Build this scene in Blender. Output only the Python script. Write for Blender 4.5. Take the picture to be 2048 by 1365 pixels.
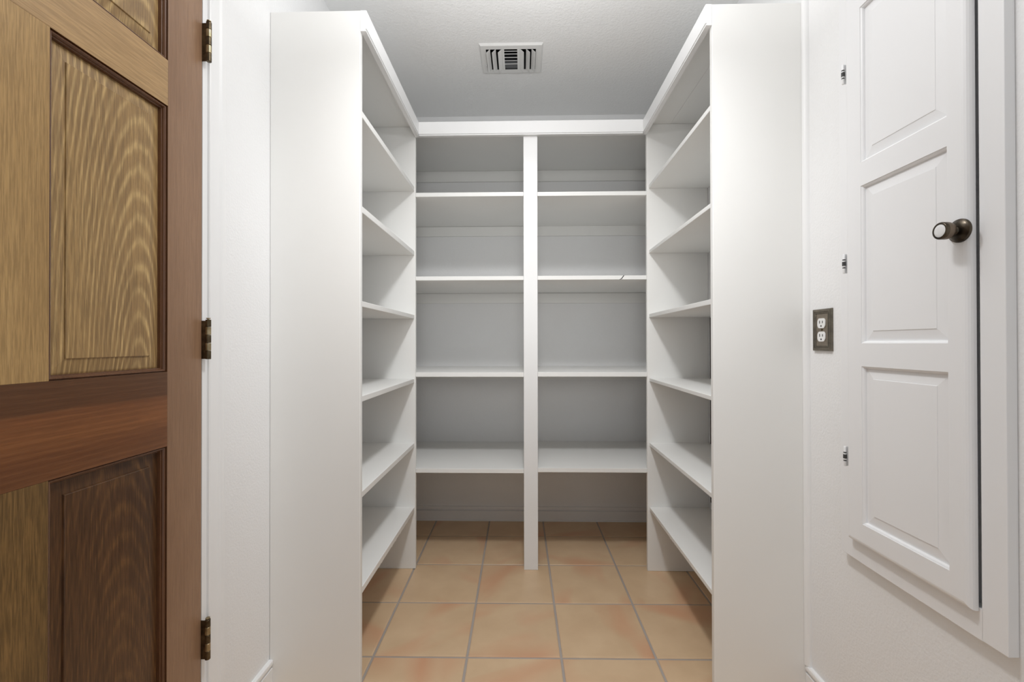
import bpy, bmesh, math, random
from mathutils import Vector, Matrix

random.seed(7)
scene = bpy.context.scene
for o in list(bpy.data.objects):
    bpy.data.objects.remove(o)
COL = scene.collection

# ------------------------------------------------------------------ camera
cam_d = bpy.data.cameras.new('camera')
cam = bpy.data.objects.new('camera', cam_d)
COL.objects.link(cam)
cam_d.sensor_fit = 'HORIZONTAL'
cam_d.sensor_width = 36.0
cam_d.lens = 36.0 * 900.63 / 2048.0
cam_d.clip_start = 0.02
RT, FW, UP = Vector((0.99975, 0.02227, -0.00147)), Vector((-0.02226, 0.99974, 0.00517)), Vector((0.00159, -0.00514, 0.99999))
m = Matrix.Identity(4)
for i in range(3):
    m[i][0], m[i][1], m[i][2] = RT[i], UP[i], -FW[i]
m[2][3] = 1.087
cam.matrix_world = m
scene.camera = cam

# ------------------------------------------------------------------ world, lamp, exposure
world = bpy.data.worlds.new('world')
scene.world = world
world.use_nodes = True
wb = world.node_tree.nodes['Background']
wb.inputs[0].default_value = (0.96, 0.982, 1.0, 1)       # daylight of the room behind the camera
wb.inputs[1].default_value = 0.51

LAMP = Vector((0.03, 0.90, 2.30))                        # ceiling fixture, just above the frame
lamp_d = bpy.data.lights.new('ceiling_lamp_light', 'SPOT')
lamp_d.energy = 35.0
lamp_d.spot_size = math.radians(110)
lamp_d.spot_blend = 1.0
lamp_d.shadow_soft_size = 0.07
lamp_d.color = (0.97, 0.985, 1.0)
lamp = bpy.data.objects.new('ceiling_lamp_light', lamp_d)
lamp.location = LAMP
lamp.rotation_euler = (Vector((0.03, 2.2, 0.15)) - LAMP).to_track_quat('-Z', 'Y').to_euler()
COL.objects.link(lamp)

def area_light(name, loc, rot, sx, sy, energy, col):
    d = bpy.data.lights.new(name, 'AREA')
    d.shape = 'RECTANGLE'
    d.size, d.size_y, d.energy, d.color = sx, sy, energy, col
    o = bpy.data.objects.new(name, d)
    o.location, o.rotation_euler = loc, rot
    COL.objects.link(o)
area_light('ceiling_fill_up', (0.03, 1.10, 2.02), (math.pi - 0.02, 0, 0), 0.3, 0.3, 9.8, (0.98, 0.99, 1))  # unseen upward light, added to brighten the ceiling; no fixture there
area_light('ceiling_lamp_downlight', (0.03, 0.90, 2.33), (0, 0, 0), 0.16, 0.16, 5.2, (0.97, 0.985, 1))
bay_fill_d = bpy.data.lights.new('back_bay_fill', 'SPOT')   # unseen fill spot, added behind the camera to lighten the back bays
bay_fill_d.energy, bay_fill_d.spot_size, bay_fill_d.spot_blend, bay_fill_d.shadow_soft_size = 42.0, math.radians(50), 1.0, 0.3
bay_fill_d.color = (1.0, 0.995, 0.975)
bay_fill = bpy.data.objects.new('back_bay_fill', bay_fill_d)
bay_fill.location = (0.03, -0.45, 1.46)
bay_fill.rotation_euler = (Vector((0.04, 2.5, 1.62)) - bay_fill.location).to_track_quat('-Z', 'Y').to_euler()
COL.objects.link(bay_fill)

scene.view_settings.view_transform = 'Standard'
scene.view_settings.look = 'None'
scene.view_settings.gamma = 1.0
scene.view_settings.use_curve_mapping = False
scene.view_settings.exposure = 0.04

# ------------------------------------------------------------------ materials
def new_mat(name):
    mt = bpy.data.materials.new(name)
    mt.use_nodes = True
    nt = mt.node_tree
    return mt, nt, nt.nodes['Principled BSDF']

def N(nt, typ, **kw):
    n = nt.nodes.new(typ)
    for k, v in kw.items():
        setattr(n, k, v)
    return n

def L(nt, a, b):
    nt.links.new(a, b)

def math_node(nt, op, a, b=None):
    n = N(nt, 'ShaderNodeMath', operation=op)
    for i, v in enumerate((a, b)):
        if v is None:
            continue
        if isinstance(v, (int, float)):
            n.inputs[i].default_value = v
        else:
            L(nt, v, n.inputs[i])
    return n.outputs[0]

def mix_rgb(nt, fac, a, b, blend='MIX'):
    n = N(nt, 'ShaderNodeMix', data_type='RGBA', blend_type=blend)
    for s, v in ((0, fac), (6, a), (7, b)):
        if isinstance(v, (int, float)):
            n.inputs[s].default_value = v
        elif isinstance(v, tuple):
            n.inputs[s].default_value = (*v, 1)
        else:
            L(nt, v, n.inputs[s])
    return n.outputs[2]

def ramp(nt, fac, stops):
    r = N(nt, 'ShaderNodeValToRGB')
    cr = r.color_ramp
    while len(cr.elements) < len(stops):
        cr.elements.new(0.5)
    for e, (p, c) in zip(cr.elements, stops):
        e.position = p
        e.color = (*c, 1) if isinstance(c, tuple) else (c, c, c, 1)
    L(nt, fac, r.inputs[0])
    return r.outputs[0]

def paint(name, col, rough=0.4, bump=0.0, scale=90.0, mottle=0.02, dist=0.002, detail=2.0):
    mt, nt, p = new_mat(name)
    p.inputs['Roughness'].default_value = rough
    tc = N(nt, 'ShaderNodeTexCoord')
    nz = N(nt, 'ShaderNodeTexNoise')
    nz.inputs['Scale'].default_value = 3.0
    nz.inputs['Detail'].default_value = 3.0
    L(nt, tc.outputs['Object'], nz.inputs['Vector'])
    lo = tuple(c * (1 - mottle) for c in col)
    hi = tuple(min(1, c * (1 + mottle)) for c in col)
    L(nt, ramp(nt, nz.outputs[0], [(0.3, lo), (0.7, hi)]), p.inputs['Base Color'])
    if bump:
        b = N(nt, 'ShaderNodeTexNoise')
        b.inputs['Scale'].default_value = scale
        b.inputs['Detail'].default_value = detail
        b.inputs['Roughness'].default_value = 0.55
        L(nt, tc.outputs['Object'], b.inputs['Vector'])
        bp = N(nt, 'ShaderNodeBump')
        bp.inputs['Strength'].default_value = bump
        bp.inputs['Distance'].default_value = dist
        L(nt, b.outputs[0], bp.inputs['Height'])
        L(nt, bp.outputs[0], p.inputs['Normal'])
    return mt

def metal(name, dark, light, rough=0.35, scale=60.0):
    mt, nt, p = new_mat(name)
    p.inputs['Metallic'].default_value = 0.9
    p.inputs['Roughness'].default_value = rough
    tc = N(nt, 'ShaderNodeTexCoord')
    nz = N(nt, 'ShaderNodeTexNoise')
    nz.inputs['Scale'].default_value = scale
    nz.inputs['Detail'].default_value = 4
    L(nt, tc.outputs['Object'], nz.inputs['Vector'])
    L(nt, ramp(nt, nz.outputs[0], [(0.35, dark), (0.7, light)]), p.inputs['Base Color'])
    return mt

def wood(name, dark, mid, light, horizontal=False, seed=0.0, rings=9.0, fig=0.5, fine=0.5, freq=5.0, cyl=(0.0, 0.05, 0.02, 0.008), stain=0.5, bands=None, rough=0.32):
    """stained softwood: across = y (or z for a rail), along = z (or y)"""
    mt, nt, p = new_mat(name)
    p.inputs['Roughness'].default_value = rough
    tc = N(nt, 'ShaderNodeTexCoord')
    sp = N(nt, 'ShaderNodeSeparateXYZ')
    L(nt, tc.outputs['Object'], sp.inputs[0])
    ac, al = (sp.outputs[2], sp.outputs[1]) if horizontal else (sp.outputs[1], sp.outputs[2])
    def noise(sa, sl, det, off, rgh=0.55):
        cv = N(nt, 'ShaderNodeCombineXYZ')
        L(nt, math_node(nt, 'MULTIPLY', ac, sa), cv.inputs[0])
        L(nt, math_node(nt, 'MULTIPLY', al, sl), cv.inputs[1])
        cv.inputs[2].default_value = seed + off
        n = N(nt, 'ShaderNodeTexNoise')
        n.inputs['Scale'].default_value = 1.0
        n.inputs['Detail'].default_value = det
        n.inputs['Roughness'].default_value = rgh
        L(nt, cv.outputs[0], n.inputs['Vector'])
        return n.outputs[0]
    field = noise(freq, freq * 0.22, 1.5, 0.0, 0.4)
    wob = noise(60, 14, 2.0, 3.1)
    c0, d0, tt, per = cyl                            # growth rings around a tilted pith give straight lines and cathedrals
    da = math_node(nt, 'SUBTRACT', ac, c0)
    dd = math_node(nt, 'ADD', math_node(nt, 'MULTIPLY', al, tt), d0)
    rr = math_node(nt, 'SQRT', math_node(nt, 'ADD', math_node(nt, 'MULTIPLY', da, da), math_node(nt, 'MULTIPLY', dd, dd)))
    f = math_node(nt, 'ADD', math_node(nt, 'MULTIPLY', rr, 6.283 / per), math_node(nt, 'MULTIPLY', field, rings * 6.283))
    f = math_node(nt, 'ADD', f, math_node(nt, 'MULTIPLY', wob, 3.4))
    s = math_node(nt, 'MULTIPLY_ADD', math_node(nt, 'SINE', f), 0.5)
    s.node.inputs[2].default_value = 0.5
    lines = ramp(nt, s, [(0.30, 0.0), (0.75, 0.45), (0.97, 1.0)])
    lines = math_node(nt, 'MULTIPLY', lines, ramp(nt, noise(26, 2.2, 2.0, 17.0), [(0.35, 0.35), (0.65, 1.0)]))
    stn = ramp(nt, noise(9, 1.6, 3.0, 7.7), [(0.32, 0.0), (0.68, 1.0)])
    fin = ramp(nt, noise(420, 16, 3.0, 11.0, 0.7), [(0.40, 0.0), (0.60, 1.0)])
    c = mix_rgb(nt, math_node(nt, 'MULTIPLY', stn, stain), mid, dark)
    c = mix_rgb(nt, math_node(nt, 'MULTIPLY', lines, fig), c, light)
    darker = tuple(v * 0.55 for v in dark)
    inv = math_node(nt, 'SUBTRACT', 1.0, fin)
    c = mix_rgb(nt, math_node(nt, 'MULTIPLY', inv, fine), c, darker)
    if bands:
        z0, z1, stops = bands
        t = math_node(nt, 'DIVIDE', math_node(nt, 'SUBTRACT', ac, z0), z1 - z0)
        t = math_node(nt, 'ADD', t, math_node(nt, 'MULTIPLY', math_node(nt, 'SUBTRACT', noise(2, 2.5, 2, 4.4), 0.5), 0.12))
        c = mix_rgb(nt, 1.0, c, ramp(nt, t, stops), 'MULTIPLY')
    L(nt, c, p.inputs['Base Color'])
    bp = N(nt, 'ShaderNodeBump')
    bp.inputs['Strength'].default_value = 0.12
    bp.inputs['Distance'].default_value = 0.0006
    L(nt, fin, bp.inputs['Height'])
    L(nt, bp.outputs[0], p.inputs['Normal'])
    return mt

WALL = paint('wall_paint_orange_peel', (0.885, 0.885, 0.885), 0.62, 0.42, 150.0, 0.008, 0.0028, 2.5)
CEIL = paint('ceiling_paint_texture', (0.90, 0.90, 0.895), 0.8, 0.6, 95.0, 0.012, 0.004, 3.0)
SHELF = paint('shelf_white_semigloss', (0.90, 0.895, 0.872), 0.42, 0.05, 40.0, 0.012, 0.001)
TRIM = paint('trim_white_semigloss', (0.895, 0.895, 0.893), 0.38, 0.04, 40.0, 0.008, 0.001)
CABP = paint('cabinet_white_semigloss', (0.885, 0.885, 0.892), 0.40, 0.04, 40.0, 0.008, 0.001)
VENTP = paint('vent_white_enamel', (0.80, 0.80, 0.79), 0.45)
DUCT = paint('duct_dark', (0.02, 0.02, 0.022), 0.8)
DUCTG = paint('damper_grey_metal', (0.13, 0.135, 0.14), 0.5)
GROUT = paint('grout_grey', (0.43, 0.38, 0.345), 0.85, 0.3, 250.0, 0.08)
PLAST = paint('outlet_white_plastic', (0.86, 0.86, 0.85), 0.3)
DARK = paint('dark_slot', (0.025, 0.02, 0.018), 0.7)
SLOTM = paint('brown_gap', (0.05, 0.038, 0.03), 0.8)
SCUFF = paint('black_scuff', (0.05, 0.05, 0.05), 0.6)
BRASS_D = metal('antique_brass_dark', (0.07, 0.052, 0.032), (0.17, 0.13, 0.075), 0.34)
BRASS_L = metal('antique_brass_worn', (0.28, 0.22, 0.125), (0.50, 0.41, 0.26), 0.32)
BRONZE = metal('bronze_plate', (0.24, 0.205, 0.165), (0.30, 0.26, 0.21), 0.42)
BRONZE_D = metal('bronze_plate_rim', (0.14, 0.125, 0.10), (0.22, 0.195, 0.155), 0.36)
KNOBM = metal('knob_aged_bronze', (0.035, 0.028, 0.022), (0.14, 0.115, 0.085), 0.28, 30)
KNOBT = metal('knob_brown_bronze', (0.14, 0.105, 0.075), (0.24, 0.19, 0.145), 0.4, 30)
PORC = paint('porcelain_white', (0.84, 0.84, 0.84), 0.15)

W_STILE = wood('wood_hinge_stile', (0.235, 0.128, 0.07), (0.335, 0.197, 0.114), (0.41, 0.255, 0.155), seed=1.3, rings=0.6, fig=0.12, fine=0.26, cyl=(0.5, 0.1, 0.01, 0.012), stain=0.8)
W_MID = wood('wood_centre_stile', (0.34, 0.20, 0.074), (0.54, 0.345, 0.142), (0.66, 0.45, 0.21), seed=5.1, rings=0.8, fig=0.22, fine=0.5, cyl=(0.1, 0.05, 0.02, 0.006), stain=0.7)
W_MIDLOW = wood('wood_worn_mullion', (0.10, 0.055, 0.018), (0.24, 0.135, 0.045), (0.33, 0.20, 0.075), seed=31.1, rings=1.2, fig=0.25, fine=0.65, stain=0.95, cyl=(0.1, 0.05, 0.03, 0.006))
W_RAIL = wood('wood_upper_rail', (0.34, 0.205, 0.09), (0.49, 0.31, 0.142), (0.60, 0.405, 0.205), True, seed=8.4, rings=1.0, fig=0.3, fine=0.4, cyl=(1.45, 0.02, 0.10, 0.009), stain=0.7)
W_PANEL = wood('wood_figured_panel', (0.235, 0.14, 0.06), (0.40, 0.25, 0.102), (0.72, 0.50, 0.22), seed=12.7, rings=1.3, fig=0.7, fine=0.5, freq=5, cyl=(0.665, -0.165, 0.18, 0.0095), stain=0.75)
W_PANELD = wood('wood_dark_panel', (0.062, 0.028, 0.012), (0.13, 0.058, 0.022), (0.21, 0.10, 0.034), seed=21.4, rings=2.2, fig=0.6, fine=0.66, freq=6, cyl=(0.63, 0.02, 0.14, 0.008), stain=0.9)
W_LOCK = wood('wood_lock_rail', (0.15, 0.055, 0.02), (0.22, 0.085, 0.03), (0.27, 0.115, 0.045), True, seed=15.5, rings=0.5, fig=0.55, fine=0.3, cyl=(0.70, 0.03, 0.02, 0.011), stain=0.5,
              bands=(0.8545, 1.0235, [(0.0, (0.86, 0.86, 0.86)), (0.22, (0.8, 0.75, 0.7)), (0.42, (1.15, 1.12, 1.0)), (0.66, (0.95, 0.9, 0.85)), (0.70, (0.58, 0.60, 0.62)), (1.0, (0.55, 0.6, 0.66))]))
W_MOLD = wood('wood_bead_moulding', (0.075, 0.03, 0.013), (0.15, 0.066, 0.03), (0.24, 0.115, 0.06), seed=3.3, rings=2, fig=0.1, fine=0.2, rough=0.26)

def tile_mat():
    mt, nt, p = new_mat('terracotta_tile')
    p.inputs['Roughness'].default_value = 0.36
    tc = N(nt, 'ShaderNodeTexCoord')
    oi = N(nt, 'ShaderNodeObjectInfo')
    off = N(nt, 'ShaderNodeVectorMath', operation='ADD')
    cv = N(nt, 'ShaderNodeCombineXYZ')
    for i, k in enumerate((37.0, 91.0, 53.0)):
        L(nt, math_node(nt, 'MULTIPLY', oi.outputs['Random'], k), cv.inputs[i])
    L(nt, tc.outputs['Object'], off.inputs[0])
    L(nt, cv.outputs[0], off.inputs[1])
    # streaks of red blush, wind-blown across the tile
    rot = N(nt, 'ShaderNodeVectorRotate', rotation_type='Z_AXIS')
    L(nt, off.outputs[0], rot.inputs['Vector'])
    L(nt, math_node(nt, 'MULTIPLY', math_node(nt, 'FRACT', math_node(nt, 'MULTIPLY', oi.outputs['Random'], 13.0)), 6.283), rot.inputs['Angle'])
    mp = N(nt, 'ShaderNodeMapping')
    mp.inputs['Scale'].default_value = (6.5, 2.6, 1.0)
    L(nt, rot.outputs[0], mp.inputs[0])
    nz = N(nt, 'ShaderNodeTexNoise')
    nz.inputs['Scale'].default_value = 1.0
    nz.inputs['Detail'].default_value = 1.5
    nz.inputs['Distortion'].default_value = 0.3
    L(nt, mp.outputs[0], nz.inputs['Vector'])
    blush = ramp(nt, nz.outputs[0], [(0.52, 0.0), (0.80, 0.9)])
    n2 = N(nt, 'ShaderNodeTexNoise')
    n2.inputs['Scale'].default_value = 9.0
    n2.inputs['Detail'].default_value = 4.0
    L(nt, off.outputs[0], n2.inputs['Vector'])
    base = ramp(nt, n2.outputs[0], [(0.3, (0.67, 0.475, 0.295)), (0.7, (0.74, 0.54, 0.345))])
    c = mix_rgb(nt, blush, base, (0.66, 0.33, 0.19))
    L(nt, c, p.inputs['Base Color'])
    return mt
TILE = tile_mat()

# ------------------------------------------------------------------ mesh helpers
def finish(name, bm, mat, parent=None, smooth=False, origin=None):
    """world-space bmesh -> object; verts are made relative to the thing's base"""
    org = Vector(origin) if origin is not None else (world_loc(parent) if parent else Vector((0, 0, 0)))
    bmesh.ops.translate(bm, verts=bm.verts, vec=-org)
    bmesh.ops.recalc_face_normals(bm, faces=bm.faces)
    me = bpy.data.meshes.new(name)
    bm.to_mesh(me)
    bm.free()
    me.materials.append(mat)
    for poly in me.polygons:
        poly.use_smooth = smooth
    if smooth:
        me.set_sharp_from_angle(angle=math.radians(38))
    o = bpy.data.objects.new(name, me)
    COL.objects.link(o)
    if parent:
        o.parent = parent
        o.location = org - world_loc(parent)
    else:
        o.location = org
    return o

def world_loc(o):
    v = Vector((0, 0, 0))
    while o is not None:
        v = v + o.location
        o = o.parent
    return v

def add_box(bm, x0, x1, y0, y1, z0, z1):
    vs = [bm.verts.new((x, y, z)) for x in (x0, x1) for y in (y0, y1) for z in (z0, z1)]
    for f in ((0, 1, 3, 2), (4, 6, 7, 5), (0, 4, 5, 1), (2, 3, 7, 6), (0, 2, 6, 4), (1, 5, 7, 3)):
        bm.faces.new([vs[i] for i in f])
    return vs

def bevel(bm, w, seg=2):
    bmesh.ops.recalc_face_normals(bm, faces=bm.faces)
    bmesh.ops.bevel(bm, geom=list(bm.edges), offset=w, segments=seg, affect='EDGES', profile=0.5, clamp_overlap=True)

def board(name, b, mat, parent=None, bev=0.0015):
    bm = bmesh.new()
    add_box(bm, *b)
    if bev:
        bevel(bm, bev)
    return finish(name, bm, mat, parent)

def prism(bm, pts, vec):
    """extrude a closed 3D polygon along vec"""
    a = [bm.verts.new(p) for p in pts]
    b = [bm.verts.new(Vector(p) + Vector(vec)) for p in pts]
    n = len(pts)
    bm.faces.new(a)
    bm.faces.new(b[::-1])
    for i in range(n):
        bm.faces.new((a[i], b[i], b[(i + 1) % n], a[(i + 1) % n]))

def lathe(bm, prof, centre, axis, n=40):
    """prof: (radius, distance along axis)"""
    axis = Vector(axis).normalized()
    u = axis.orthogonal().normalized()
    v = axis.cross(u)
    rings = []
    for r, d in prof:
        c = Vector(centre) + axis * d
        if r < 1e-6:
            rings.append([bm.verts.new(c)])
        else:
            rings.append([bm.verts.new(c + u * (r * math.cos(6.28318530718 * k / n)) + v * (r * math.sin(6.28318530718 * k / n))) for k in range(n)])
    for a, b in zip(rings, rings[1:]):
        for k in range(n):
            k2 = (k + 1) % n
            if len(a) == 1 and len(b) == 1:
                continue
            if len(a) == 1:
                bm.faces.new((a[0], b[k], b[k2]))
            elif len(b) == 1:
                bm.faces.new((a[k], b[0], a[k2]))
            else:
                bm.faces.new((a[k], b[k], b[k2], a[k2]))

def ring_panel(bm, xf, sgn, y0, y1, z0, z1, rings, close=True):
    """nested rectangles on a plane x = xf; depth goes into the wall (sgn = -1 left wall, +1 right wall)"""
    prev = None
    for ins, dep in rings:
        x = xf + sgn * dep
        r = [bm.verts.new(p) for p in ((x, y0 + ins, z0 + ins), (x, y1 - ins, z0 + ins), (x, y1 - ins, z1 - ins), (x, y0 + ins, z1 - ins))]
        if prev:
            for k in range(4):
                bm.faces.new((prev[k], prev[(k + 1) % 4], r[(k + 1) % 4], r[k]))
        prev = r
    if close:
        bm.faces.new(prev)

def thing(name, label, cat, loc, group=None):
    o = bpy.data.objects.new(name, None)
    COL.objects.link(o)
    o.location = loc
    o.empty_display_size = 0.05
    o['label'] = label
    o['category'] = cat
    if group:
        o['group'] = group
    return o

def tag(o, label, cat):
    o['label'] = label
    o['category'] = cat
    return o

def struct(o, label=None):
    o['kind'] = 'structure'
    if label:
        o['label'] = label
    return o

# ------------------------------------------------------------------ measures (metres; camera at x = 0, y = 0)
XL, XR = -0.806, 0.888          # faces of the side walls
YB, YF = 2.765, -0.5            # back wall, open end behind the camera
HC = 2.488                      # ceiling
Z1, Z2 = 1.4212, 2.1645         # fronts of the side units and of the back unit
LI, RI = -0.5144, 0.5972        # inner edges of the side units
TOP = 2.1515

# ------------------------------------------------------------------ floor and tiles
floor = struct(board('floor', (XL - 0.12, XR + 0.12, YF, YB + 0.1, -0.06, -0.003), GROUT, None, 0), 'grey grout floor under square peach terracotta tiles')

def clip_poly(poly, axis, val, keep_less):
    out = []
    for i in range(len(poly)):
        a, b = poly[i], poly[(i + 1) % len(poly)]
        ia = (a[axis] <= val) if keep_less else (a[axis] >= val)
        ib = (b[axis] <= val) if keep_less else (b[axis] >= val)
        if ia:
            out.append(a)
        if ia != ib:
            t = (val - a[axis]) / (b[axis] - a[axis])
            out.append((a[0] + t * (b[0] - a[0]), a[1] + t * (b[1] - a[1])))
    return out

def tile_mesh(poly, org):
    bm = bmesh.new()
    cx = sum(p[0] for p in poly) / len(poly)
    cy = sum(p[1] for p in poly) / len(poly)
    def ring(ins, z):
        r = []
        for x, y in poly:
            d = Vector((cx - x, cy - y))
            d = Vector((math.copysign(min(ins, abs(d.x)), d.x), math.copysign(min(ins, abs(d.y)), d.y)))
            r.append(bm.verts.new((x + d.x - org[0], y + d.y - org[1], z)))
        return r
    rs = [ring(0, -0.003), ring(0, -0.0022), ring(0.0012, -0.0007), ring(0.004, 0.0)]
    n = len(poly)
    for a, b in zip(rs, rs[1:]):
        for k in range(n):
            bm.faces.new((a[k], a[(k + 1) % n], b[(k + 1) % n], b[k]))
    bm.faces.new(rs[-1])
    bmesh.ops.recalc_face_normals(bm, faces=bm.faces)
    me = bpy.data.meshes.new('tile')
    bm.to_mesh(me)
    bm.free()
    me.materials.append(TILE)
    return me

TP, TROT, TX, TY = 0.3267, 0.0068, -0.1923, 1.5612
ct, st = math.cos(TROT), math.sin(TROT)
full_tile = None
for j in range(-8, 5):
    for i in range(-3, 5):
        g = 0.0042
        loc = [(i * TP + g, j * TP + g), ((i + 1) * TP - g, j * TP + g), ((i + 1) * TP - g, (j + 1) * TP - g), (i * TP + g, (j + 1) * TP - g)]
        poly = [(TX + ct * a - st * b, TY + st * a + ct * b) for a, b in loc]
        org = (sum(p[0] for p in poly) / 4, sum(p[1] for p in poly) / 4)
        cl = poly
        for ax, v, less in ((0, XL + 0.001, False), (0, XR - 0.001, True), (1, YB - 0.001, True), (1, YF, False)):
            cl = clip_poly(cl, ax, v, less)
            if len(cl) < 3:
                break
        if len(cl) < 3:
            continue
        w = max(p[0] for p in cl) - min(p[0] for p in cl)
        h = max(p[1] for p in cl) - min(p[1] for p in cl)
        if min(w, h) < 0.012:
            continue
        if cl == poly:
            if full_tile is None:
                full_tile = tile_mesh(poly, org)
            me = full_tile
        else:
            me = tile_mesh(cl, org)
        o = bpy.data.objects.new('tile', me)
        COL.objects.link(o)
        o.location = (org[0], org[1], 0.0)
        o.parent = floor

# ------------------------------------------------------------------ ceiling with the duct opening, walls
VX0, VX1, VY0, VY1 = -0.201, 0.102, 2.089, 2.317     # vent flange
HX0, HX1, HY0, HY1 = VX0 + 0.031, VX1 - 0.031, VY0 + 0.030, VY1 - 0.034
bm = bmesh.new()
xs, ys = (XL - 0.12, HX0, HX1, XR + 0.12), (YF, HY0, HY1, YB + 0.1)
for a in range(3):
    for b in range(3):
        if a == 1 and b == 1:
            continue
        add_box(bm, xs[a], xs[a + 1], ys[b], ys[b + 1], HC, HC + 0.012)
bmesh.ops.remove_doubles(bm, verts=bm.verts, dist=1e-5)
struct(finish('ceiling', bm, CEIL), 'white textured ceiling with a small air vent')

wall_back = struct(board('wall_back', (XL - 0.12, XR + 0.12, YB, YB + 0.1, 0.0, HC), WALL, None, 0), 'white back wall behind the two shelf bays')
DY0, DY1, DTOP = 0.274, 1.1129, 2.04                 # wooden door
OPY0, OPY1, OPZ = DY0 - 0.022, DY1 + 0.0205, DTOP + 0.022
bm = bmesh.new()
add_box(bm, XL - 0.12, XL, OPY1, YB, 0.0, HC)
add_box(bm, XL - 0.12, XL, OPY0, OPY1, OPZ, HC)
add_box(bm, XL - 0.12, XL, YF, OPY0, 0.0, HC)
struct(finish('wall_left', bm, WALL), 'white left wall holding the wooden door')
wall_right = struct(board('wall_right', (XR, XR + 0.12, YF, YB, 0.0, HC), WALL, None, 0), 'white orange-peel right wall with outlet and cabinet')
# narrow dark slot down the wall behind the right-hand shelves
bm = bmesh.new()
add_box(bm, XR - 0.0016, XR + 0.001, 2.124, 2.145, 0.335, 1.207)
finish('slot', bm, SLOTM, wall_right)['label'] = 'dark narrow vertical slot in the wall'
bm = bmesh.new()
add_box(bm, XR - 0.003, XR + 0.001, 2.1455, 2.150, 0.330, 1.207)
add_box(bm, XR - 0.003, XR + 0.001, 2.112, 2.150, 0.330, 0.336)
finish('slot_rim', bm, TRIM, wall_right)

# ------------------------------------------------------------------ baseboards and trim
def base_profile(h, t=0.013):
    return [(0, 0), (t, 0), (t, 0.006), (t - 0.003, 0.008), (t - 0.002, 0.010), (t - 0.002, h - 0.026), (t - 0.0105, h - 0.023), (t - 0.0105, h - 0.0180), (t - 0.001, h - 0.016), (t, h - 0.010), (t - 0.001, h - 0.003), (t - 0.004, h), (0, h)]

bm = bmesh.new()
prism(bm, [(XL + 0.001, YB - d, z) for d, z in base_profile(0.088)], (XR - XL - 0.002, 0, 0))
struct(finish('baseboard_back', bm, TRIM), 'white moulded baseboard along the back wall')
CAS1 = 1.1325                                        # inner edge of the far casing leg
bm = bmesh.new()
prism(bm, [(XL + d, 1.1875, z) for d, z in base_profile(0.081)], (0, Z1 - 1.1875 - 0.0005, 0))
struct(finish('baseboard_left', bm, TRIM), 'short white baseboard between door casing and left shelving')
bm = bmesh.new()
prism(bm, [(XR - d, YF, z) for d, z in base_profile(0.090)], (0, Z1 - YF - 0.0005, 0))
struct(finish('baseboard_right', bm, TRIM), 'white baseboard along the right wall')
bm = bmesh.new()
q = [(XR, Z1 - 0.0005)] + [(XR - 0.0155 * math.cos(a) , Z1 - 0.0005 - 0.014 * math.sin(a)) for a in [k * math.pi / 2 / 8 for k in range(9)]]
prism(bm, [(x, y, 0.0905) for x, y in q], (0, 0, HC - 0.0905))
struct(finish('trim_2', bm, TRIM), 'thin white quarter-round moulding beside the right shelf panel')

# door frame: jamb, stop and casing
cas = [(0.0, 0.0), (0.0, 0.007), (0.003, 0.009), (0.016, 0.0105), (0.030, 0.0115), (0.036, 0.0155), (0.044, 0.0165), (0.049, 0.0155), (0.052, 0.013), (0.054, 0.0)]
bm = bmesh.new()
prism(bm, [(XL + t, CAS1 + w, 0.0) for w, t in cas], (0, 0, 2.115))
struct_casing = finish('trim_1', bm, TRIM)
struct(struct_casing, 'white moulded door casing and jamb around the wooden door')
bm = bmesh.new()
prism(bm, [(XL + t, OPY0 + 0.0005 - w, 0.0) for w, t in cas], (0, 0, 2.115))
finish('casing_leg', bm, TRIM, struct_casing)
bm = bmesh.new()
prism(bm, [(XL + t, OPY0, 2.0615 + w) for w, t in cas], (0, OPY1 - OPY0, 0))
finish('casing_head', bm, TRIM, struct_casing)
bm = bmesh.new()
JX0, JX1 = XL - 0.12, XL + 0.0012
add_box(bm, JX0, JX1, DY1 + 0.0025, OPY1 - 0.0003, 0.0, OPZ - 0.0003)
add_box(bm, JX0, JX1, OPY0 + 0.0003, DY0 - 0.003, 0.0, OPZ - 0.0003)
add_box(bm, JX0, JX1, DY0 - 0.003, DY1 + 0.0025, DTOP + 0.003, OPZ - 0.0003)
finish('jamb', bm, TRIM, struct_casing)
bm = bmesh.new()
add_box(bm, XL - 0.09, XL - 0.0425, DY1 - 0.010, DY1 + 0.0025, 0.0, DTOP + 0.003)
add_box(bm, XL - 0.09, XL - 0.0425, DY0 - 0.003, DY0 + 0.010, 0.0, DTOP + 0.003)
add_box(bm, XL - 0.09, XL - 0.0425, DY0 + 0.010, DY1 - 0.010, DTOP - 0.010, DTOP + 0.003)
finish('stop', bm, TRIM, struct_casing)

# ------------------------------------------------------------------ the stained wooden door
DX = -0.8045                                         # its face
door = bpy.data.objects.new('door_1', None)
COL.objects.link(door)
door.location = (DX, DY0, 0.0)
struct(door, 'brown stained wooden panel door with brass hinges in the left wall')
TH = 0.036
ST = 0.1085
PY = [(DY0 + ST, DY0 + ST + 0.2575), (DY1 - ST - 0.2561, DY1 - ST)]
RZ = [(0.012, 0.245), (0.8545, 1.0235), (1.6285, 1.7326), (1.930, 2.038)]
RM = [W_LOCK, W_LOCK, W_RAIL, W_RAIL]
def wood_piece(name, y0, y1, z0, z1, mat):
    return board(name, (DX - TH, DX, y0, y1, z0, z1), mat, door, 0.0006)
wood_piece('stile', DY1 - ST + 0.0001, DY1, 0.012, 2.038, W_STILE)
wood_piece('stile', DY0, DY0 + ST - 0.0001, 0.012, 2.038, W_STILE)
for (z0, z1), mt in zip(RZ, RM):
    wood_piece('rail', DY0 + ST, DY1 - ST, z0, z1, mt)
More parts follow.
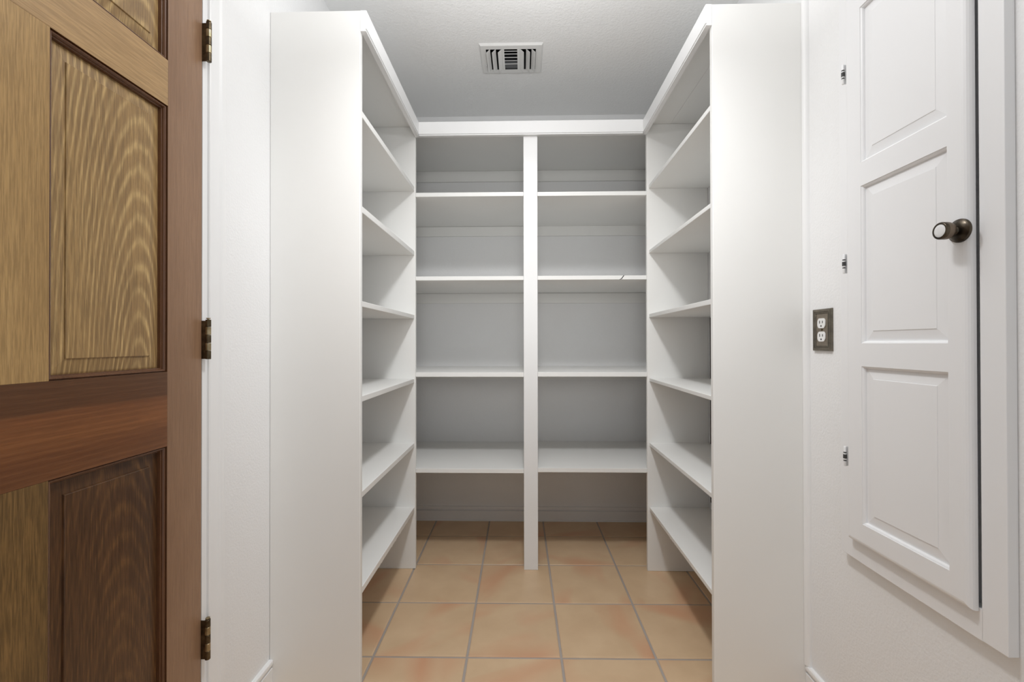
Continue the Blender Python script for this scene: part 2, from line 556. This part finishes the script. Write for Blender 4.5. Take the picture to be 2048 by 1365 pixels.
for k in range(3):
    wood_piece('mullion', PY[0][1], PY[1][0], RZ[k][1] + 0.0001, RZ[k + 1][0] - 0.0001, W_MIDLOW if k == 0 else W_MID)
STICK = [(0, 0.0004), (0.0003, 0.006), (0.0014, 0.0062), (0.0018, 0.0032), (0.0032, 0.0024), (0.0050, 0.0030), (0.0066, 0.0056), (0.0070, 0.0085), (0.0078, 0.0088), (0.0092, 0.0090), (0.0096, 0.0160)]
FIELD = [(0.0096, 0.0158), (0.0125, 0.0150), (0.0368, 0.0120), (0.0372, 0.0100), (0.0380, 0.0095), (0.0395, 0.0095)]
FIELD_LOW = [(0.0096, 0.0158), (0.0125, 0.0150), (0.0352, 0.0134), (0.0366, 0.0104), (0.0376, 0.0095), (0.0395, 0.0095)]
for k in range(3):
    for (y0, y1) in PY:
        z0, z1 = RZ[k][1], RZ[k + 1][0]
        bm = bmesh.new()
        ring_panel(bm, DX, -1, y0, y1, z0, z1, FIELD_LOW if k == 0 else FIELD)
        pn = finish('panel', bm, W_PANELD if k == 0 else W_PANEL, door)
        bm = bmesh.new()
        ring_panel(bm, DX, -1, y0, y1, z0, z1, STICK, False)
        finish('moulding', bm, W_MOLD, pn)
        bm = bmesh.new()                             # back of the panel keeps the light out
        add_box(bm, DX - TH + 0.004, DX - 0.018, y0, y1, z0, z1)
        finish('panel_back', bm, W_PANELD, pn)

# brass hinges: five knuckles, a leaf, pin tips
KX, KY, KR = -0.7890, 1.1155, 0.0062
def knuckle_mesh(z0, z1):
    bm = bmesh.new()
    h = z1 - z0
    lathe(bm, [(0, 0), (KR - 0.0006, 0), (KR, 0.0006), (KR, h - 0.0006), (KR - 0.0006, h), (0, h)], (KX, KY, z0), (0, 0, 1), 24)
    return bm
for zc, pin in ((1.849, 0), (1.098, 1), (0.346, 1)):
    bm = bmesh.new()
    add_box(bm, DX - 0.026, KX, DY1 + 0.0003, DY1 + 0.0023, zc - 0.049, zc + 0.047)
    hg = finish('hinge', bm, BRASS_D, door)
    hg['label'] = 'antique brass butt hinge on the door edge'
    zz = [-0.050, -0.0285, -0.0090, 0.0115, 0.0315, 0.050]
    for k in range(5):
        finish('knuckle', knuckle_mesh(zc + zz[k] + 0.0003, zc + zz[k + 1] - 0.0003), BRASS_L if k in (1, 3) else BRASS_D, hg, True)
    bm = bmesh.new()
    lathe(bm, [(0, 0.0), (0.0026, 0.0), (0.0026, 0.0018), (0.0052, 0.0022), (0.0050, 0.0042), (0, 0.0046)], (KX, KY, zc + 0.0498), (0, 0, 1), 20)
    finish('pin', bm, BRASS_L, hg, True)

# ------------------------------------------------------------------ shelving units
def rail_profile(ht=TOP, t=0.0200):
    """(thickness out from the edge, z)"""
    return [(0, TOP - 0.0665), (t - 0.003, TOP - 0.0665), (t - 0.0022, TOP - 0.0660), (t - 0.0022, TOP - 0.0622), (t - 0.0045, TOP - 0.0616), (t - 0.0045, TOP - 0.0600), (t, TOP - 0.0592), (t, TOP - 0.002), (t - 0.002, TOP), (0, TOP)]

def shelf_board(name, pts, z0, z1, parent, bev=0.0015, chip=False, dz=0.0):
    """board with a plan outline pts; dz lifts the far verts (y > 2.4)"""
    bm = bmesh.new()
    prism(bm, [(x, y, z0) for x, y in pts], (0, 0, z1 - z0))
    bevel(bm, bev)
    if dz:
        for v in bm.verts:
            if v.co.y > 2.4:
                v.co.z += dz
    return finish(name, bm, SHELF, parent)

def chips(xe, sgn, y0, y1, z, parent, seed, lo=0.0015, hi=0.006):
    """ragged flakes of old paint hanging from the lower front edge"""
    rr = random.Random(seed)
    bm = bmesh.new()
    n = 46
    prev = None
    for k in range(n + 1):
        y = y0 + (y1 - y0) * k / n
        d = lo + (hi - lo) * max(0, rr.random() - 0.45) * 1.8
        if rr.random() < 0.25:
            d = 0.0002
        a = [bm.verts.new((xe + sgn * 0.0018, y, z + 0.0004)), bm.verts.new((xe + sgn * 0.0030, y, z + 0.0004)),
             bm.verts.new((xe + sgn * 0.0030, y, z - d)), bm.verts.new((xe + sgn * 0.0018, y, z - d))]
        if prev:
            for q in range(4):
                bm.faces.new((prev[q], prev[(q + 1) % 4], a[(q + 1) % 4], a[q]))
        else:
            bm.faces.new(a)
        prev = a
    bm.faces.new(prev[::-1])
    o = finish('paint_flakes', bm, SHELF, parent)
    o['label'] = 'ragged flakes of paint under the front edge'
    return o

PT = 0.019
YR = Z2 + PT                                         # rear of the side units' rear panels
# ---- left unit
lu = thing('shelving_unit', 'white built-in shelving unit along the left wall, six open shelves, beside the wooden door', 'shelves', (XL, Z1, 0))
lu_front = board('front_panel', (XL + 0.0005, LI, Z1, Z1 + PT, 0.0005, TOP), SHELF, lu, 0.002)
board('rear_panel', (XL + 0.0005, LI, Z2, YR, 0.0005, 2.137), SHELF, lu, 0.0015)
board('top', (XL + 0.0005, LI - 0.0002, Z1 + PT, YR, 2.137, 2.150), SHELF, lu, 0.0008)
bm = bmesh.new()
pr = [(LI + 0.0002 + t, z) for t, z in rail_profile()]
prism(bm, [(x, Z1, z) for x, z in pr], (0, Z2 - 0.0003 - Z1, 0))
finish('top_rail', bm, TRIM, lu)
LS = [(1.823, 1.8445), (1.513, 1.534), (1.2065, 1.2250), (0.898, 0.9170), (0.588, 0.608), (0.2777, 0.2990)]
for k, (z0, z1) in enumerate(LS):
    sh = shelf_board('shelf', [(XL + 0.0005, Z1 + PT + 0.0003), (-0.5185, Z1 + PT + 0.0003), (-0.5195, Z2 - 0.0003), (XL + 0.0005, Z2 - 0.0003)], z0, z1, lu)
    if k == 5:
        chips(-0.5193, -1, 1.62, Z2 - 0.01, z0, sh, 5)

# ---- right unit
ru = thing('shelving_unit', 'white built-in shelving unit along the right wall, six open shelves, beside the outlet', 'shelves', (XR, Z1, 0))
board('front_panel', (RI, XR - 0.0005, Z1, Z1 + PT, 0.0005, TOP), SHELF, ru, 0.002)
board('rear_panel', (RI, XR - 0.0005, Z2, YR, 0.0005, 2.137), SHELF, ru, 0.0015)
board('top', (RI + 0.0002, 0.7120, Z1 + PT, YR, 2.137, 2.150), SHELF, ru, 0.0008)
board('top', (0.7126, XR - 0.0005, Z1 + PT, YR, 2.1373, 2.150), SHELF, ru, 0.0008)
bm = bmesh.new()
prism(bm, [(RI - 0.0002 - t, Z1, z) for t, z in rail_profile()], (0, Z2 - 0.0003 - Z1, 0))
finish('top_rail', bm, TRIM, ru)
RS = [(1.827, 1.844), (1.5167, 1.5315), (1.2095, 1.2265), (0.905, 0.9197), (0.5965, 0.612), (0.2896, 0.305)]
for k, (z0, z1) in enumerate(RS):
    sh = shelf_board('shelf', [(XR - 0.0005, Z1 + PT + 0.0003), (0.5985, Z1 + PT + 0.0003), (0.6070, Z2 - 0.0003), (XR - 0.0005, Z2 - 0.0003)], z0, z1, ru)
    if k == 5:
        chips(0.6020, 1, Z1 + 0.05, Z2 - 0.30, z0, sh, 9)

# ---- back unit: two bays either side of a centre post
PX0, PX1 = 0.0080, 0.0752
bu = thing('shelving_unit', 'white built-in shelving across the back wall, two bays split by a centre post', 'shelves', (0.04, YB, 0))
board('post', (PX0, PX1, Z2 - 0.001, Z2 + 0.037, 0.0005, 2.085), TRIM, bu, 0.0015)
bm = bmesh.new()
BR0, BR1 = LI + 0.0205, RI - 0.0205
prism(bm, [(BR0, Z2 + 0.0005 - t, z) for t, z in rail_profile()], (BR1 - BR0, 0, 0))
finish('top_rail', bm, TRIM, bu)
shelf_board('top', [(LI + 0.0004, Z2 + 0.001), (RI - 0.0004, Z2 + 0.001), (RI - 0.0004, YR + 0.0004), (XR - 0.0005, YR + 0.0004), (XR - 0.0005, YB - 0.0005), (XL + 0.0005, YB - 0.0005), (XL + 0.0005, YR + 0.0004), (LI + 0.0004, YR + 0.0004)], 2.143, 2.151, bu, 0.0006)
BX = [(LI - 0.0, PX0 + 0.03), (PX0 + 0.0305, RI + 0.0)]
BS = [[(1.797, 1.817), (1.796, 1.816)], [(1.3915, 1.411), (1.3920, 1.4115)], [(0.9255, 0.947), (0.9265, 0.948)], [(0.4625, 0.483), (0.4680, 0.4885)]]
back_shelves = {}
for k in range(4):
    for b in range(2):
        z0, z1 = BS[k][b]
        # the shelf runs on behind the rear panels of the side units, notched at the post
        x0, x1 = (XL + 0.0005, PX0 - 0.0003) if b == 0 else (PX1 + 0.0003, XR - 0.0005)
        xc = PX0 + 0.033
        if b == 0:
            pts = [(LI + 0.0004, Z2 + 0.0005), (PX0 - 0.0003, Z2 + 0.0005), (PX0 - 0.0003, Z2 + 0.0375), (xc, Z2 + 0.0375), (xc, YB - 0.0005), (x0, YB - 0.0005), (x0, YR + 0.0004), (LI + 0.0004, YR + 0.0004)]
        else:
            pts = [(PX1 + 0.0003, Z2 + 0.0005), (RI - 0.0004, Z2 + 0.0005), (RI - 0.0004, YR + 0.0004), (x1, YR + 0.0004), (x1, YB - 0.0005), (xc + 0.0006, YB - 0.0005), (xc + 0.0006, Z2 + 0.0375), (PX1 + 0.0003, Z2 + 0.0375)]
        back_shelves[k, b] = shelf_board('shelf', pts, z0, z1, bu, 0.0012, dz=(0.006 if k == 0 else 0.002 if k == 1 else 0.0))
for z1, h in ((2.1428, 0.064), (1.8022, 0.058), (1.3932, 0.060), (0.9253, 0.058), (0.4623, 0.058)):
    board('cleat', (XL + 0.0005, PX0 + 0.03, YB - 0.0185, YB - 0.0003, z1 - h, z1 - 0.0003), SHELF, bu, 0.0012)
    board('cleat', (PX0 + 0.0306, XR - 0.0005, YB - 0.0185, YB - 0.0003, z1 - h - 0.001, z1 - 0.0003), SHELF, bu, 0.0012)
# the dark scrape on the front edge of the second right-hand shelf
bm = bmesh.new()
sc = [(0.466, 1.3905), (0.478, 1.3945), (0.487, 1.4065), (0.4905, 1.4115), (0.4855, 1.4115), (0.479, 1.4025), (0.4745, 1.3965), (0.468, 1.3935)]
prism(bm, [(x, Z2 + 0.0001, z) for x, z in sc], (0, 0.0006, 0))
s = finish('scrape', bm, SCUFF, back_shelves[1, 1])
s['label'] = 'short black scrape mark on the shelf edge'

# ------------------------------------------------------------------ ceiling vent
vent = thing('ceiling_vent', 'white metal air vent with curved louvres in the ceiling', 'vent', ((VX0 + VX1) / 2, (VY0 + VY1) / 2, HC))
VZ = HC - 0.0085
bm = bmesh.new()
# face plate as a grid with three openings, plus its sloping rim
OX = [(-0.1700, -0.0935), (-0.0830, -0.0205), (-0.0080, 0.0680)]
gx = [VX0 + 0.008, OX[0][0], OX[0][1], OX[1][0], OX[1][1], OX[2][0], OX[2][1], VX1 - 0.008]
gy = [VY0 + 0.008, HY0 + 0.004, HY1 - 0.002, VY1 - 0.008]
for a in range(7):
    for b in range(3):
        if b == 1 and a in (1, 3, 5):
            continue
        bm.faces.new([bm.verts.new(p) for p in ((gx[a], gy[b], VZ), (gx[a + 1], gy[b], VZ), (gx[a + 1], gy[b + 1], VZ), (gx[a], gy[b + 1], VZ))])
inn = [(gx[0], gy[0], VZ), (gx[-1], gy[0], VZ), (gx[-1], gy[-1], VZ), (gx[0], gy[-1], VZ)]
out = [(VX0, VY0, HC - 0.0008), (VX1, VY0, HC - 0.0008), (VX1, VY1, HC - 0.0008), (VX0, VY1, HC - 0.0008)]
for k in range(4):
    bm.faces.new([bm.verts.new(p) for p in (inn[k], inn[(k + 1) % 4], out[(k + 1) % 4], out[k])])
bmesh.ops.remove_doubles(bm, verts=bm.verts, dist=1e-5)
r = bmesh.ops.extrude_face_region(bm, geom=list(bm.faces))
bmesh.ops.translate(bm, verts=[v for v in r['geom'] if isinstance(v, bmesh.types.BMVert)], vec=(0, 0, 0.0007))
finish('face_plate', bm, VENTP, vent)
bm = bmesh.new()                                     # sheet-metal duct above the opening
e = 0.0012
add_box(bm, HX0 + e, HX1 - e, HY0 + e, HY1 - e, VZ + 0.0016, HC + 0.11)
bm.faces.ensure_lookup_table()
low = min(bm.faces, key=lambda f: f.calc_center_median().z)
bm.faces.remove(low)
finish('duct', bm, DUCT, vent)
def vane(x_top, dx, dz):
    bm = bmesh.new()
    ya, yb = gy[1] + 0.001, gy[2] - 0.001
    prof = [(0, 0.0), (0.25, 0.16), (0.55, 0.50), (0.80, 0.82), (1.0, 1.0)]
    prev = None
    for t, d in prof:
        x, z = x_top + dx * t, VZ - dz * d
        a = [bm.verts.new(p) for p in ((x, ya, z), (x, yb, z), (x, yb, z + 0.0008), (x, ya, z + 0.0008))]
        if prev:
            for q in range(4):
                bm.faces.new((prev[q], prev[(q + 1) % 4], a[(q + 1) % 4], a[q]))
        else:
            bm.faces.new(a)
        prev = a
    bm.faces.new(prev[::-1])
    finish('louvre', bm, VENTP, vent, True)
for x in (-0.1495, -0.1225, -0.0940):
    vane(x, -0.0185, 0.0145)
for x in (-0.0075, 0.0215, 0.0475):
    vane(x, 0.0185, 0.0145)
for yv in (2.138, 2.159, 2.185, 2.2105, 2.236):
    bm = bmesh.new()
    add_box(bm, OX[1][0] - 0.001, OX[1][1] + 0.001, yv - 0.0011, yv + 0.0011, VZ - 0.0004, VZ + 0.0016)
    finish('slat', bm, VENTP, vent)
bm = bmesh.new()
add_box(bm, OX[1][0] - 0.004, OX[1][1] + 0.004, 2.232, HY1 - 0.003, VZ + 0.006, VZ + 0.008)
finish('damper', bm, DUCTG, vent)
for x in (-0.1835, 0.0845):
    bm = bmesh.new()
    lathe(bm, [(0.0030, 0), (0.0026, 0.0010), (0, 0.0016)], (x, 2.203, VZ), (0, 0, -1), 16)
    finish('screw', bm, PORC, vent, True)
bm = bmesh.new()
add_box(bm, -0.1765, -0.1725, 2.232, 2.254, VZ - 0.008, VZ + 0.001)
bevel(bm, 0.0012)
finish('lever', bm, VENTP, vent)

# ------------------------------------------------------------------ outlet
OY0, OY1, OZ0, OZ1 = 1.3045, 1.3860, 1.0635, 1.1870
OYC, OZC = (OY0 + OY1) / 2, (OZ0 + OZ1) / 2
outlet = thing('wall_outlet', 'white duplex outlet with a bronze cover plate on the right wall', 'outlet', (XR, OYC, OZC))
bm = bmesh.new()
ring_panel(bm, XR, -1, OY0, OY1, OZ0, OZ1, [(0, 0.0), (0, 0.0045), (0.0015, 0.0070), (0.0050, 0.0082), (0.0085, 0.0080), (0.0092, 0.0064), (0.0105, 0.0062), (0.0112, 0.0078), (0.0130, 0.0078), (0.0142, 0.0058), (0.0150, 0.0056)], False)
finish('cover_rim', bm, BRONZE_D, outlet)
bm = bmesh.new()
ring_panel(bm, XR, -1, OY0, OY1, OZ0, OZ1, [(0.0150, 0.0055), (0.0160, 0.0057)])
finish('cover_plate', bm, BRONZE, outlet)
for s in (1, -1):
    zc = OZC + s * 0.0196
    bm = bmesh.new()
    outl = []
    for k in range(48):
        a = 6.28318530718 * k / 48
        y, z = 0.0178 * math.cos(a), 0.0178 * math.sin(a)
        outl.append((OYC + max(-0.0168, min(0.0168, y)), zc + max(-0.0145, min(0.0145, z))))
    prism(bm, [(XR - 0.0050, y, z) for y, z in outl], (-0.0030, 0, 0))
    rc = finish('receptacle', bm, PLAST, outlet)
    for dy, hh in ((0.0064, 0.0042), (-0.0064, 0.0035)):
        bm = bmesh.new()
        add_box(bm, XR - 0.0084, XR - 0.0078, OYC + dy - 0.0013, OYC + dy + 0.0013, zc + 0.0035 - hh, zc + 0.0035 + hh)
        finish('contact_slot', bm, DARK, rc)
    bm = bmesh.new()
    lathe(bm, [(0.0026, -0.0002), (0.0026, 0.0004), (0, 0.0004)], (XR - 0.0080, OYC, zc - 0.0082), (-1, 0, 0), 14)
    finish('ground_hole', bm, DARK, rc)
bm = bmesh.new()
lathe(bm, [(0.0036, 0), (0.0034, 0.0012), (0.002, 0.0018), (0, 0.0019)], (XR - 0.0055, OYC, OZC), (-1, 0, 0), 18)
finish('screw', bm, BRASS_D, outlet, True)

# ------------------------------------------------------------------ wall cabinet with a three-panel door
FX, LX = 0.868, 0.850                                # faces of frame and of door leaf
FY0, FY1, FZ0, FZ1 = 0.8270, 1.2473, 0.523, 2.047
CY0, CY1, CZ0, CZ1 = 0.8775, 1.2029, 0.577, 1.993
cab = thing('wall_cabinet', 'tall narrow white wall cabinet with a three-panel door on the right wall', 'cabinet', (XR, (FY0 + FY1) / 2, FZ0))
FW_ = 0.0465
board('frame_stile', (FX, XR - 0.0004, FY0, FY0 + FW_, FZ0, FZ1), CABP, cab, 0.0012)
board('frame_stile', (FX, XR - 0.0004, FY1 - 0.067, FY1, FZ0, FZ1), CABP, cab, 0.0012)
for z0, z1 in ((FZ0, FZ0 + 0.060), (FZ1 - 0.060, FZ1)):
    bm = bmesh.new()
    add_box(bm, FX, XR - 0.0004, FY0 + FW_ - 0.0015, FY1 - 0.0655, z0, z1)
    finish('frame_rail', bm, CABP, cab)
# the door leaf: face with three openings and a rounded-over edge
CPY = (0.918, 1.1475)
CPZ = [(0.633, 1.0282), (1.0859, 1.4806), (1.5395, 1.931)]
bm = bmesh.new()
R0 = 0.011
gy_ = [CY0 + R0, CPY[0], CPY[1], CY1 - R0]
gz_ = [CZ0 + R0, CPZ[0][0], CPZ[0][1], CPZ[1][0], CPZ[1][1], CPZ[2][0], CPZ[2][1], CZ1 - R0]
for a in range(3):
    for b in range(7):
        if a == 1 and b in (1, 3, 5):
            continue
        bm.faces.new([bm.verts.new(p) for p in ((LX, gy_[a], gz_[b]), (LX, gy_[a + 1], gz_[b]), (LX, gy_[a + 1], gz_[b + 1]), (LX, gy_[a], gz_[b + 1]))])
bmesh.ops.remove_doubles(bm, verts=bm.verts, dist=1e-6)
ring_panel(bm, LX, 1, CY0, CY1, CZ0, CZ1, [(R0, 0.0), (R0 * 0.62, 0.0009), (R0 * 0.3, 0.0031), (R0 * 0.08, 0.0066), (0.0, 0.0105), (0.0, 0.0165), (0.006, 0.0172)], True)
leaf = finish('door', bm, CABP, cab)
for z0, z1 in CPZ:
    bm = bmesh.new()
    ring_panel(bm, LX, 1, CPY[0], CPY[1], z0, z1, [(0, 0.0), (0.0003, 0.0016), (0.0018, 0.0022), (0.0036, 0.0034), (0.0048, 0.0056), (0.0053, 0.0095), (0.0080, 0.0095), (0.0300, 0.0064), (0.0304, 0.0054), (0.0318, 0.0052)])
    finish('door_panel', bm, CABP, leaf)
# painted hinge barrels with scuffed dark patches
HX, HY = 0.8515, CY1 + 0.0062
for zc in (1.798, 1.296, 0.788):
    bm = bmesh.new()
    lathe(bm, [(0, -0.026), (0.0026, -0.026), (0.0032, -0.0248), (0.0032, 0.0248), (0.0026, 0.026), (0, 0.026)], (HX, HY, zc), (0, 0, 1), 18)
    add_box(bm, HX, FX + 0.0002, HY - 0.0010, HY + 0.0010, zc - 0.0255, zc + 0.0255)
    hb = finish('hinge', bm, CABP, cab, True)
    hb['label'] = 'small painted hinge, scuffed to dark metal in places'
    bm = bmesh.new()
    for z0, z1, rr in ((-0.0055, 0.0050, 0.0042), (0.0085, 0.0115, 0.0034), (-0.0125, -0.0095, 0.0034)):
        lathe(bm, [(0.0030, z0), (rr, z0), (rr, z1), (0.0030, z1)], (HX, HY, zc), (0, 0, 1), 18)
    finish('bare_metal', bm, SCUFF, hb, True)
# knob
KNY, KNZ = 0.8905, 1.304
bm = bmesh.new()
lathe(bm, [(0.0228, 0.0), (0.0230, 0.0022), (0.0222, 0.0046), (0.0205, 0.0054), (0.0195, 0.0060), (0.0168, 0.0080), (0.0125, 0.0095), (0.0085, 0.0102), (0, 0.0103)], (LX, KNY, KNZ), (-1, 0, 0), 48)
knob = finish('knob', bm, KNOBM, cab, True)
knob['label'] = 'aged bronze knob with a white porcelain centre'
bm = bmesh.new()
lathe(bm, [(0.0078, 0.0098), (0.0062, 0.0115), (0.0058, 0.0140), (0.0072, 0.0155), (0.0080, 0.0170), (0.0074, 0.0188)], (LX, KNY, KNZ), (-1, 0, 0), 32)
finish('neck', bm, KNOBM, knob, True)
bm = bmesh.new()
lathe(bm, [(0.0070, 0.0185), (0.0118, 0.0192), (0.0146, 0.0212), (0.0162, 0.0250), (0.0168, 0.0300), (0.0166, 0.0350)], (LX, KNY, KNZ), (-1, 0, 0), 40)
finish('grip', bm, KNOBT, knob, True)
bm = bmesh.new()
lathe(bm, [(0.0167, 0.0348), (0.0168, 0.0375), (0.0160, 0.0398), (0.0146, 0.0408), (0.0128, 0.0408), (0.0124, 0.0400)], (LX, KNY, KNZ), (-1, 0, 0), 40)
finish('rim', bm, KNOBM, knob, True)
bm = bmesh.new()
lathe(bm, [(0.0126, 0.0396), (0.0110, 0.0404), (0.0070, 0.0410), (0, 0.0412)], (LX, KNY, KNZ), (-1, 0, 0), 40)
finish('porcelain_disc', bm, PORC, knob, True)
